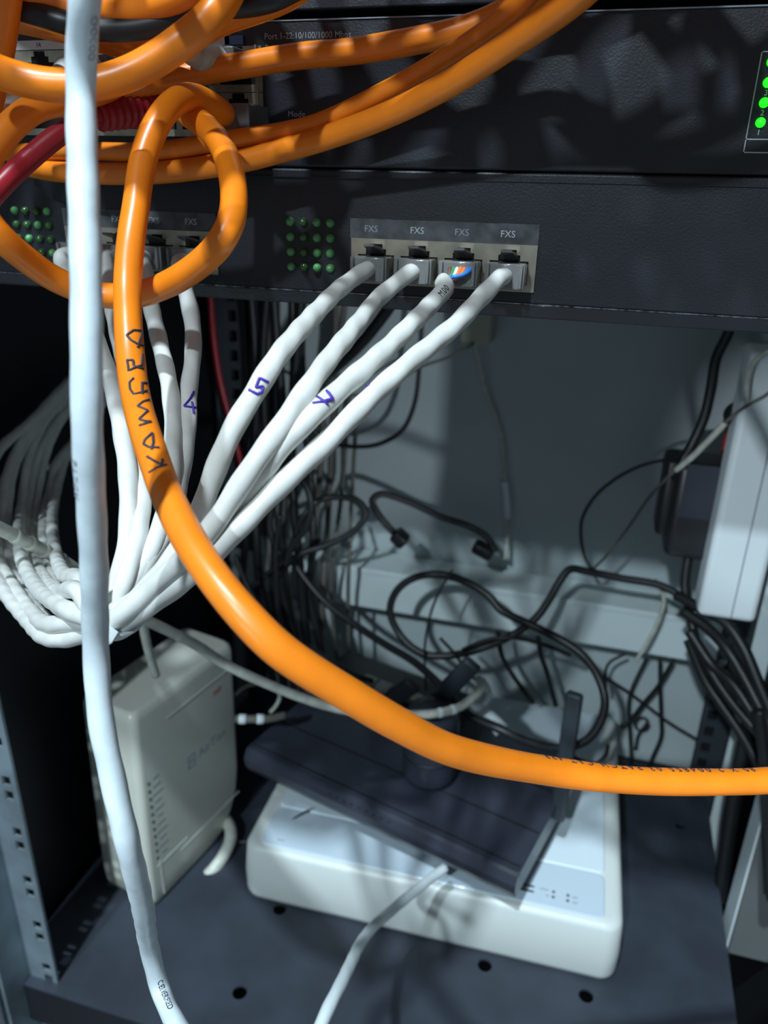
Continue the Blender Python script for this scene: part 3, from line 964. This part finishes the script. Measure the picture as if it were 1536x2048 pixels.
stacked('case', [(rr(3, 3, NW - 3, ND - 3, 9), 0), (rr(1, 1, NW - 1, ND - 1, 10), 1.5), (rr(0.2, 0.2, NW - .2, ND - .2, 10), 5), (rr(0, 0, NW, ND, 10), 20), (rr(1.2, 1.2, NW - 1.2, ND - 1.2, 10), NH - 4), (rr(2.2, 2.2, NW - 2.2, ND - 2.2, 10), NH - 1.6), (rr(4.5, 4.5, NW - 4.5, ND - 4.5, 9), NH - 0.3), (rr(7, 7, NW - 7, ND - 7, 8), NH)], M['nvr'], nv)
lid = stacked('lid', [(rr(12, 39, NW - 12, ND - 6, 4), NH - 0.5), (rr(12, 39, NW - 12, ND - 6, 4), NH + 0.8), (rr(12.8, 39.8, NW - 12.8, ND - 6.8, 4), NH + 1.4)], M['nvrlid'], nv)
st = stacked('front_strip', [(rr(11.5, 6, NW - 12, 38.5, 5), NH - 0.5), (rr(11.5, 6, NW - 12, 38.5, 5), NH + 0.5), (rr(12.2, 6.7, NW - 12.7, 37.8, 4.5), NH + 0.9)], M['nvrgl'], nv)
bm = bmesh.new()
for y in (14.0, 17.8):
    add_box(bm, (180, y, NH + 0.95), (10, 1.3, 0.2), 0.3, 1)
bm_obj('button_slot', bm, M['ink'], st)
for (x, y) in ((196.5, 17.2), (196.5, 13.4), (205.0, 16.9), (205.0, 13.1)):
    revolve('indicator_light', [(0.95, 0), (0.95, 0.15), (0.5, 0.25)], M['ink'], st, Vector((x, y, NH + 0.9)), Vector((0, 0, 1)), 10)
for (x, y, l) in ((191.0, 17.6, 5.0), (193, 13.6, 2), (209.2, 16.4, 3), (209.2, 12.7, 3), (24, 11.0, 5)):
    box('tiny_caption', (x, y, NH + 0.95), (l, 0.6, 0.12), M['greyink'], st)

# ------------------------------------------------------------------ black router on the recorder
ra = math.atan2(77.5 - 128.0, 71.6 + 117.5)
ro = thing('router', 'flat black router lying askew on the white recorder', 'router', (-117.5, 128.0, -355), ra)
RW, RD, RT = 195.5, 116.0, 18.5
bm = bmesh.new()
prof = [(4.0, 0.0), (0.8, 6.0), (0.0, 12.0), (2.4, RT - 1.0), (4.5, RT), (RD - 4, RT), (RD, RT - 4), (RD - 4, 0)]
a = [bm.verts.new((0, y, z)) for y, z in prof]
b = [bm.verts.new((RW, y, z)) for y, z in prof]
for k in range(len(prof)):
    k2 = (k + 1) % len(prof)
    bm.faces.new((a[k], b[k], b[k2], a[k2]))
bm.faces.new(a[::-1])
bm.faces.new(b)
bmesh.ops.bevel(bm, geom=[e for e in bm.edges if e.calc_length() < 100], offset=0.6, segments=2, affect='EDGES')
bm_obj('case', bm, M['router'], ro)
bm = bmesh.new()
for y in (38.0, 75.0):
    add_box(bm, (RW / 2, y, RT - 0.02), (RW - 1.6, 1.3, 0.5))
bm_obj('groove', bm, M['hole'], ro)
box('front_ridge', (RW / 2, 9.0, RT + 0.0), (RW - 2, 1.2, 0.5), M['hole'], ro)
box('side_trim', (RW - 0.1, RD / 2, RT - 2.0), (0.8, RD - 10, 3.4), M['router'], ro, 0.2)
bm = bmesh.new()
for k in range(9):
    add_box(bm, (70 + 5.4 * k, 1.3, 14.5), (1.8, 0.5, 1.4))
for q in ((30, 30), (RW - 30, 46), (30, RD - 20), (RW - 30, RD - 16)):
    revolve('foot', [(6, 0), (6.5, 1), (6.5, 19.5)], M['blackrub'], ro, Vector((q[0], q[1], -19.2)), Vector((0, 0, 1)), 16)
bm_obj('front_lights', bm, M['hole'], ro)


def antenna(parent, base, tip, w=11, d=6):
    base, tip = Vector(base), Vector(tip)
    ax = (tip - base).normalized()
    rt = Vector((1, 0, 0))
    rt = (rt - ax * rt.dot(ax)).normalized()
    rot = Matrix((rt, ax.cross(rt), ax)).transposed()
    o = box('antenna', (base + tip) / 2, (w, d, (tip - base).length), M['post'], parent, 2.0, 3, rot=rot, local=False)
    return o


antenna(ro, at(1094, 1520, 196), at(1122, 1285, 200), 10)
antenna(ro, at(800, 1400, 200), at(935, 1258, 186), 12)
antenna(ro, at(700, 1400, 205), at(805, 1318, 196), 12)

# small black switch behind, with silver sockets
bs = thing('small_switch', 'small black box with pale sockets behind the black router', 'switch box', at(790, 1420, 215))
c0 = at(800, 1392, 208)
rot = Matrix.Rotation(ra, 3, 'Z')
box('case', c0 + Vector((-8, 8, -10)), (110, 46, 26), M['blackpl'], bs, 5, 4, rot=rot, local=False)
for k in range(4):
    c = c0 + rot @ Vector((-24 + 12.5 * k, -4, 5.5))
    bxp = box('socket', c, (11, 9, 5), M['tin'] if k != 1 else M['whitelab'], bs, 0.5, rot=rot, local=False)
# rounded black adapter standing on the router
dm = thing('power_adapter', 'black rounded cylinder standing upright on the black router', 'adapter', (7.0, 143, -336.3))
revolve('body', [(13, 0), (16, 1.2), (17.5, 5), (17.8, 12), (17.4, 44), (15.5, 50), (11, 53), (4, 54)], M['router'], dm, Vector((0, 0, 0.2)), Vector((0, 0, 1)), 32)
revolve('ring', [(18.0, 0), (18.2, 0.6), (18.0, 1.2)], M['blackpl'], dm, Vector((0, 0, 20)), Vector((0, 0, 1)), 32)

# white lead hanging from the router over the recorder's front
cable('network_cable', P((892, 1734, 82), (868, 1752, 76), (830, 1782, 62), (790, 1815, 46), (752, 1848, 26), (722, 1885, 2), (700, 1930, -24), (678, 1975, -42), (655, 2020, -55), (630, 2080, -68), (600, 2160, -86)), 2.7,
      M['trunk'], 'white lead hanging from the router front over the recorder, bottom centre', 'cable', None, 16, 0.02)
cable('thin_cable', P((478, 1684, 96), (500, 1682, 98), (540, 1668, 104), (575, 1648, 114), (605, 1628, 124), (640, 1614, 134), (670, 1606, 142)), 1.1,
      M['blackrub'], 'thin black cord reaching from the modem under the router', 'cable', None, 10)

# ------------------------------------------------------------------ right side: power strip, adapter, box
ws = thing('power_strip', 'white upright power strip with rounded end at the right edge', 'power strip', (178, 200, -220))
stripc = [(153.5, -225), (206, -225), (206, -62), (153.5, -62)]
bm = bmesh.new()
add_box(bm, (172, 212, -142), (33, 26, 160), 4.0, 4)
bm_obj('body', bm, M['trunk'], ws, local=False)
box('seam', (174.5, 198.9, -146), (0.7, 0.3, 148), M['greyink'], ws, local=False)
box('end_cap', (172, 210, -64), (34, 27, 6), M['trunk'], ws, 2.2, 3, local=False)
pa = thing('power_adapter', 'black power adapter block plugged in left of the white power strip', 'adapter', at(1370, 1000, 236))
box('body', at(1392, 1010, 236), (32, 34, 62), M['blackpl'], pa, 5, 3, local=False)
box('plug_head', at(1345, 985, 244), (16, 26, 52), M['blackrub'], pa, 4, 3, local=False)
box('rating_label', at(1398, 985, 218.4), (18, 0.4, 34), M['router'], pa, local=False)
bp_ = thing('black_plug', 'round black plug peeking out left of the white power strip', 'plug', at(1470, 825, 226))
revolve('body', [(5, 0), (7, 1.5), (7.5, 8), (6, 12), (3.5, 14)], M['blackrub'], bp_, at(1474, 835, 232), Vector((-0.2, -1, 0.5)), 20, local=False)
tube('cord', P((1474, 840, 236), (1462, 880, 240), (1458, 930, 244)), 2.2, M['blackrub'], bp_, 10)
cable('network_cable', P((1466, 830, 262), (1460, 858, 262), (1452, 890, 260), (1448, 930, 258)), 2.4, M['red'], 'short red cable beside the white power strip', 'cable')
gb = thing('metal_enclosure', 'grey upright box standing beyond the right end of the shelf', 'box', (218, 162, -438))
box('case', (219.5, 164, -338), (25, 22, 200), M['greybox'], gb, 1.0, 2, local=False)
box('painted_lit_side', (206.2, 164, -338), (1.4, 20.5, 199), M['trunk'], gb, 0.5, 2, local=False, label='left side with its light painted in pale')  # paler colour paints the light falling on the box's left side

# junction box on the wall with its pale lead
jb = thing('junction_box', 'small beige junction box on the back wall just under the rack unit', 'junction box', at(965, 660, 310))
box('case', at(958, 640, 309), (22, 24, 30), M['beige'], jb, 2, 2, local=False)
tube('lead', P((948, 672, 306), (958, 720, 310), (970, 775, 314), (990, 828, 316), (1002, 870, 316), (1008, 920, 315), (1011, 968, 314), (1015, 1000, 313), (1016, 1040, 312), (1014, 1085, 305), (1010, 1120, 298)), 1.3, M['cream'], jb, 8)
tube('sleeve', P((1010, 962, 314), (1014, 1000, 313), (1016, 1036, 312)), 2.6, M['trunk'], jb, 10)

# ------------------------------------------------------------------ cream lead to the router
cl = thing('network_cable', 'dusty cream cable running from the left edge behind the fan to the router', 'cable', at(457, 1332, 45))
pcl = Path(P((-90, 1010, -60), (0, 1057, -42), (68, 1091, -28), (135, 1128, -12), (205, 1182, 5), (281, 1234, 20), (338, 1262, 28), (387, 1287, 35), (457, 1332, 45), (540, 1370, 56), (620, 1401, 68), (700, 1422, 82), (791, 1429, 98), (869, 1427, 112), (915, 1416, 122), (942, 1398, 132), (962, 1378, 146), (958, 1358, 160)))
tube('jacket', pcl, 2.55, M['cream'], cl, 16, lump=0.02)
bm = bmesh.new()
for (u, v, Y) in ((20, 1067, -39), (44, 1079, -33), (70, 1092, -27), (96, 1106, -22), (122, 1120, -16)):
    pass
for s0 in (pcl.near(30, 1071), pcl.near(62, 1088), pcl.near(92, 1103), pcl.near(122, 1120), pcl.near(360, 1272), pcl.near(905, 1419), pcl.near(882, 1425)):
    p, t = pcl.find(s0)
    o = revolve('clip_ring', [(2.5, -1.6), (2.85, -1.2), (2.85, 1.2), (2.5, 1.6)], M['trunk'] if s0 > pcl.near(800, 1429) else M['cream'], cl, p, t, 16, local=False)
bm.free()
wp = thing('patch_cable', 'white booted lead curling up behind the black router', 'cable', at(950, 1400, 180))
tube('jacket', P((962, 1360, 196), (975, 1385, 190), (968, 1412, 182), (940, 1425, 178)), 3.2, M['trunk'], wp, 14)
tube('boot', P((930, 1404, 184), (960, 1420, 178), (985, 1440, 174), (1004, 1462, 170)), 5.0, M['trunk'], wp, 14, taper=lambda f: 0.6 + 0.5 * f)
cable('network_cable', P((286, 1240, 40), (290, 1270, 46), (300, 1312, 52), (312, 1350, 58)), 2.3, M['cream'], 'short cream cable dropping behind the top of the beige modem', 'cable')
lc = thing('network_cable', 'pale cable end with bright rings between modem and black router', 'cable', at(500, 1436, 130))
plc = Path(P((470, 1438, 122), (505, 1438, 126), (540, 1437, 132), (570, 1430, 140)))
tube('jacket', plc, 2.6, M['dusty'], lc, 12)
for q in (484, 520):
    p, t = plc.find(plc.near(q, 1437))
    revolve('clip_ring', [(2.7, -2.4), (3.2, -2), (3.2, 2), (2.7, 2.4)], M['trunk'], lc, p, t, 14, local=False)
cable('thin_cable', P((470, 1390, 190), (484, 1376, 192), (510, 1368, 194), (545, 1372, 196), (560, 1390, 196), (552, 1412, 194), (540, 1425, 190)), 1.4, M['cream'], 'thin cream cord arching behind the right edge of the modem', 'cable', None, 8)

# ------------------------------------------------------------------ black cords in the middle
B = M['blackrub']
GB = 'black cords tangled above the router'


def bcord(label, r, *pts, m=B, name='black_cable', sides=12, cat='cable', group=GB):
    return cable(name, P(*pts), r, m, label, cat, group, sides)


bcord('long black cord looping twice in the middle, largest loop of all', 2.75,
      (584, 1118, 240), (607, 1153, 236), (654, 1207, 228), (717, 1254, 218), (771, 1289, 206), (830, 1325, 192), (881, 1371, 174), (932, 1426, 158), (1000, 1459, 150), (1052, 1482, 150), (1122, 1497, 154), (1174, 1480, 162), (1202, 1441, 172), (1210, 1399, 182), (1196, 1353, 191), (1167, 1312, 200), (1122, 1280, 206), (1052, 1245, 214), (1000, 1219, 220), (979, 1193, 224), (930, 1163, 230), (881, 1149, 232), (830, 1155, 232), (793, 1182, 230), (780, 1222, 227), (795, 1262, 223), (826, 1296, 218), (861, 1311, 217), (920, 1308, 219), (975, 1292, 222), (1020, 1273, 226), (1070, 1238, 232), (1098, 1200, 240), (1120, 1162, 248), (1140, 1138, 254), (1174, 1143, 256), (1244, 1157, 258), (1314, 1169, 258), (1350, 1185, 256), (1390, 1220, 250))
bcord('black cord curving past the wall under the rack unit to the left', 1.75,
      (846, 600, 296), (843, 650, 294), (839, 728, 292), (828, 811, 290), (803, 862, 288), (755, 889, 286), (704, 893, 284), (664, 886, 282), (630, 865, 278), (600, 830, 274))
bcord('thick black cord slanting behind the numbered white cables', 3.6,
      (812, 560, 180), (773, 622, 190), (719, 690, 204), (646, 757, 222), (600, 800, 232), (560, 850, 240))
pc = thing('black_cable', 'black cord with a plug resting on the white trunking beam', 'cable', at(780, 1060, 278), 0, GB)
tube('jacket', P((790, 1068, 270), (770, 1046, 268), (754, 1024, 268), (744, 1000, 270), (760, 988, 274), (810, 1001, 282), (883, 1034, 288), (937, 1052, 288), (975, 1075, 284), (990, 1102, 276)), 2.6, B, pc, 12)
box('plug', at(800, 1076, 268), (12, 14, 10), M['blackpl'], pc, 2.5, 3, rot=Matrix.Rotation(0.7, 3, 'Y'), local=False)
box('adapter_end', at(966, 1100, 276), (16, 12, 9), M['blackpl'], pc, 2.5, 3, rot=Matrix.Rotation(0.4, 3, 'Y'), local=False)
bcord('black cord looping left of the loose plug above the beam', 2.4,
      (560, 1150, 232), (592, 1112, 236), (654, 1090, 242), (713, 1058, 248), (732, 1025, 252), (716, 1002, 254), (675, 994, 252), (639, 1001, 248), (608, 1030, 242), (590, 1070, 238))
bcord('black coil hanging in the dark left of the beam', 2.6,
      (560, 1110, 226), (540, 1060, 226), (548, 1000, 228), (575, 955, 230), (606, 962, 230), (622, 1005, 228), (612, 1055, 226), (585, 1090, 226), (572, 1130, 226))
bcord('black cord running down behind the orange sweep to the router', 2.2,
      (470, 1110, 214), (500, 1182, 208), (540, 1234, 202), (580, 1272, 196), (620, 1296, 192), (662, 1322, 190), (709, 1350, 190), (745, 1362, 196))
bcord('black cord crossing the beam end diagonally in the dark', 2.0,
      (500, 1180, 240), (553, 1133, 244), (600, 1110, 246), (640, 1080, 250))
bcord('black cord dropping straight past the left beam end', 2.0,
      (560, 1030, 220), (552, 1100, 220), (553, 1180, 218), (556, 1240, 214))
bcord('thin grey cord from the junction box across the wall to the left', 1.05,
      (948, 687, 296), (901, 713, 292), (839, 735, 288), (777, 771, 284), (720, 790, 280), (650, 780, 276), (560, 738, 272), m=M['dusty'], name='thin_cable', sides=8)
bcord('black cord coming down from the rack unit to the adapter', 3.0,
      (1470, 620, 226), (1457, 665, 228), (1433, 714, 230), (1422, 777, 231), (1408, 836, 231), (1384, 889, 230), (1364, 925, 228), (1352, 960, 230))
bcord('thin dark cord arching over the bare wall from the adapter', 1.2,
      (1342, 918, 250), (1290, 929, 256), (1237, 954, 262), (1190, 993, 266), (1164, 1039, 268), (1162, 1074, 268), (1168, 1109, 266), (1182, 1138, 262), name='thin_cable', sides=8)
bcord('thin grey-green cord from the power strip down to the beam', 0.95,
      (1560, 760, 190), (1536, 788, 192), (1488, 815, 194), (1447, 848, 200), (1384, 915, 214), (1335, 955, 228), (1297, 997, 240), (1251, 1063, 252), (1206, 1119, 262), (1186, 1138, 264), m=M['dusty'], name='thin_cable', sides=8)
cable('thin_cable', P((1450, 846, 198), (1420, 878, 206), (1384, 914, 213), (1352, 940, 221)), 1.8, M['cream'], 'pale sleeved stretch of cord above the black adapter', 'cable', None, 10)
cable('network_cable', P((1570, 690, 180), (1536, 702, 184), (1508, 724, 188), (1497, 752, 192), (1494, 800, 196)), 1.4, M['cream'], 'thin white cable looping over the top of the power strip', 'cable', None, 10)
cable('thin_cable', P((1312, 1160, 262), (1324, 1180, 262), (1328, 1204, 261), (1321, 1232, 260), (1300, 1277, 258), (1272, 1322, 256)), 1.5, M['cream'], 'pale wire hanging over the front of the beam, right', 'cable', None, 10)

# thin cords against the wall under the beam
GT = 'thin black cords against the wall under the beam'
for lab, r, pts in (
        ('longer arm of the crossed black cords on the lower wall', 1.7, ((1346, 1322, 292), (1317, 1371, 294), (1286, 1408, 296), (1258, 1443, 296), (1240, 1454, 294))),
        ('wavy black cord falling to the shelf right of the recorder', 1.5, ((1320, 1320, 296), (1320, 1371, 296), (1322, 1436, 296), (1322, 1474, 296), (1302, 1523, 294), (1296, 1550, 292))),
        ('thin cord slanting across the lower wall to the perforated post', 1.3, ((1205, 1352, 290), (1252, 1381, 292), (1289, 1408, 293), (1339, 1446, 294), (1401, 1483, 290))),
        ('thin cord dropping left of the crossed cords', 1.2, ((1292, 1318, 298), (1265, 1374, 300), (1257, 1402, 300), (1259, 1461, 300), (1263, 1529, 298))),
        ('grey cord curling under the beam right of the big loop', 1.2, ((1250, 1308, 286), (1218, 1326, 284), (1210, 1352, 282), (1214, 1390, 280))),
        ('black cord falling behind the recorder left of the tall antenna', 1.9, ((1076, 1272, 262), (1082, 1310, 262), (1094, 1346, 260), (1112, 1412, 256))),
        ('black cord falling behind the recorder beside the white booted lead', 1.9, ((996, 1262, 262), (1004, 1312, 260), (1028, 1354, 258), (1066, 1406, 254))),
        ('thin cord slanting to the white booted lead', 1.2, ((880, 1276, 214), (908, 1306, 212), (930, 1336, 208), (955, 1364, 202)))):
    bcord(lab, r, *pts, name='thin_cable', sides=8, group=GT)
ring = [at(1283 + 14 * cos(a), 1448 + 14 * sin(a), 300) for a in [k * pi / 6 for k in range(12)]] + [at(1276, 1470, 299), at(1270, 1500, 298)]
cable('thin_cable', ring, 1.0, B, 'small ring of wire on the lower wall', 'cable', GT, 8)
bcord('thin cord curving over the right corner of the recorder', 1.4, (1130, 1500, 200), (1160, 1520, 196), (1190, 1528, 196), (1212, 1510, 200), (1216, 1490, 206), name='thin_cable', sides=8, group=GT)
bcord('fine black wire hanging through the middle loop', 0.9, (905, 1140, 224), (880, 1180, 220), (862, 1225, 216), (850, 1290, 212), (852, 1380, 208), name='thin_cable', sides=8, group=GT)
bcord('black cord bridging low between loop and tall antenna', 1.6, (925, 1300, 216), (975, 1280, 218), (1030, 1276, 222), (1090, 1290, 226), (1140, 1310, 230), name='thin_cable', sides=8, group=GT)

# thick black cords lower right
GC = 'thick black cords at the lower right'
for lab, r, pts in (
        ('braided black cord leaving the bottom of the adapter', 3.0, ((1378, 1105, 232), (1370, 1170, 228), (1378, 1220, 222), (1392, 1280, 212), (1420, 1340, 200), (1460, 1400, 188), (1510, 1460, 176), (1560, 1520, 166))),
        ('uppermost thick black cord arching right under the power strip', 3.4, ((1352, 1190, 224), (1400, 1216, 214), (1450, 1244, 204), (1486, 1294, 194), (1520, 1374, 182), (1556, 1460, 170))),
        ('second thick black cord in the lower right sheaf', 3.4, ((1366, 1222, 218), (1415, 1256, 208), (1455, 1300, 196), (1490, 1358, 186), (1520, 1416, 176), (1560, 1490, 166))),
        ('third thick black cord in the lower right sheaf', 3.4, ((1378, 1262, 212), (1424, 1330, 200), (1464, 1366, 190), (1500, 1418, 180), (1550, 1500, 168))),
        ('lowest thick black cord, nearest the perforated post', 3.2, ((1376, 1280, 222), (1410, 1360, 212), (1450, 1420, 202), (1490, 1480, 192), (1530, 1560, 180), (1560, 1640, 170))),
        ('black cord hanging down the right edge past the orange cable', 3.6, ((1518, 1420, 160), (1528, 1500, 154), (1534, 1600, 146), (1540, 1700, 138), (1546, 1800, 130))),
        ('black band put in for the dark gap between bright strip and grey box', 5.0, ((1500, 1440, 205), (1482, 1530, 202), (1464, 1620, 198), (1450, 1720, 194), (1440, 1800, 190)))):  # last entry is a made-up black band where the gap is only dark
    bcord(lab, r, *pts, group=GC)

# cables standing against the wall at the back left
GV = 'dusty cables hanging at the back left'
for lab, r, m_, us in (
        ('dusty cable furthest left of those hanging by the back post', 3.0, M['dusty'], ((505, 560), (508, 700), (520, 900), (540, 1100), (560, 1300))),
        ('dusty cable second from the left by the back post', 3.2, M['dusty'], ((528, 560), (534, 700), (548, 900), (566, 1100), (590, 1300))),
        ('black cable hanging between the dusty cables', 2.6, B, ((552, 560), (553, 660), (545, 740), (548, 860), (560, 960))),
        ('dusty cable right of the black hanging cable', 2.6, M['dusty'], ((672, 590), (668, 700), (650, 800), (640, 940), (628, 1080), (610, 1300))),
        ('dusty cable third from the right against the bright wall', 2.4, M['dusty'], ((690, 600), (676, 720), (664, 860), (658, 1000), (650, 1120), (640, 1330))),
        ('dusty cable next to the rightmost, against the bright wall', 1.7, M['dusty'], ((700, 780), (692, 880), (684, 980), (672, 1080), (662, 1180), (676, 1340))),
        ('rightmost dusty cable against the bright wall', 1.6, M['dusty'], ((714, 800), (710, 880), (704, 980), (700, 1080), (696, 1200), (700, 1330))),
        ('red cable hanging along the back left upright', 2.4, M['red'], ((420, 580), (428, 680), (440, 760), (460, 840), (480, 920), (500, 1020)))):
    cable('hanging_cable', [at(u, v, 300 - 2 * (i % 2) - (18 if v > 1060 else 0) * 1.9) for i, (u, v) in enumerate(us)] if m_ is not M['red'] else [at(u, v, 276) for u, v in us], r, m_, lab, 'cable', GV, 10)

GD = 'black cables added as shade in the back left corner'  # cables added to darken this corner, their black stands for shade
for k in range(7):
    x = 500 + 19 * k
    cable('hanging_cable', [at(x + 12 * sin(1.7 * k + q), v, 262 - 3 * (k % 3) - (8 if v > 1040 else 0)) for q, v in ((0, 570), (1, 700), (2, 830), (3, 960), (4, 1080), (5, 1190))] + [at(x + 30 + 10 * sin(k), 1290, 246 - 2 * (k % 3)), at(x + 50, 1380, 238)],
          3.0 + 0.5 * (k % 2), B, 'added black cable standing in for shade in the back left corner', 'cable', GD, 10)
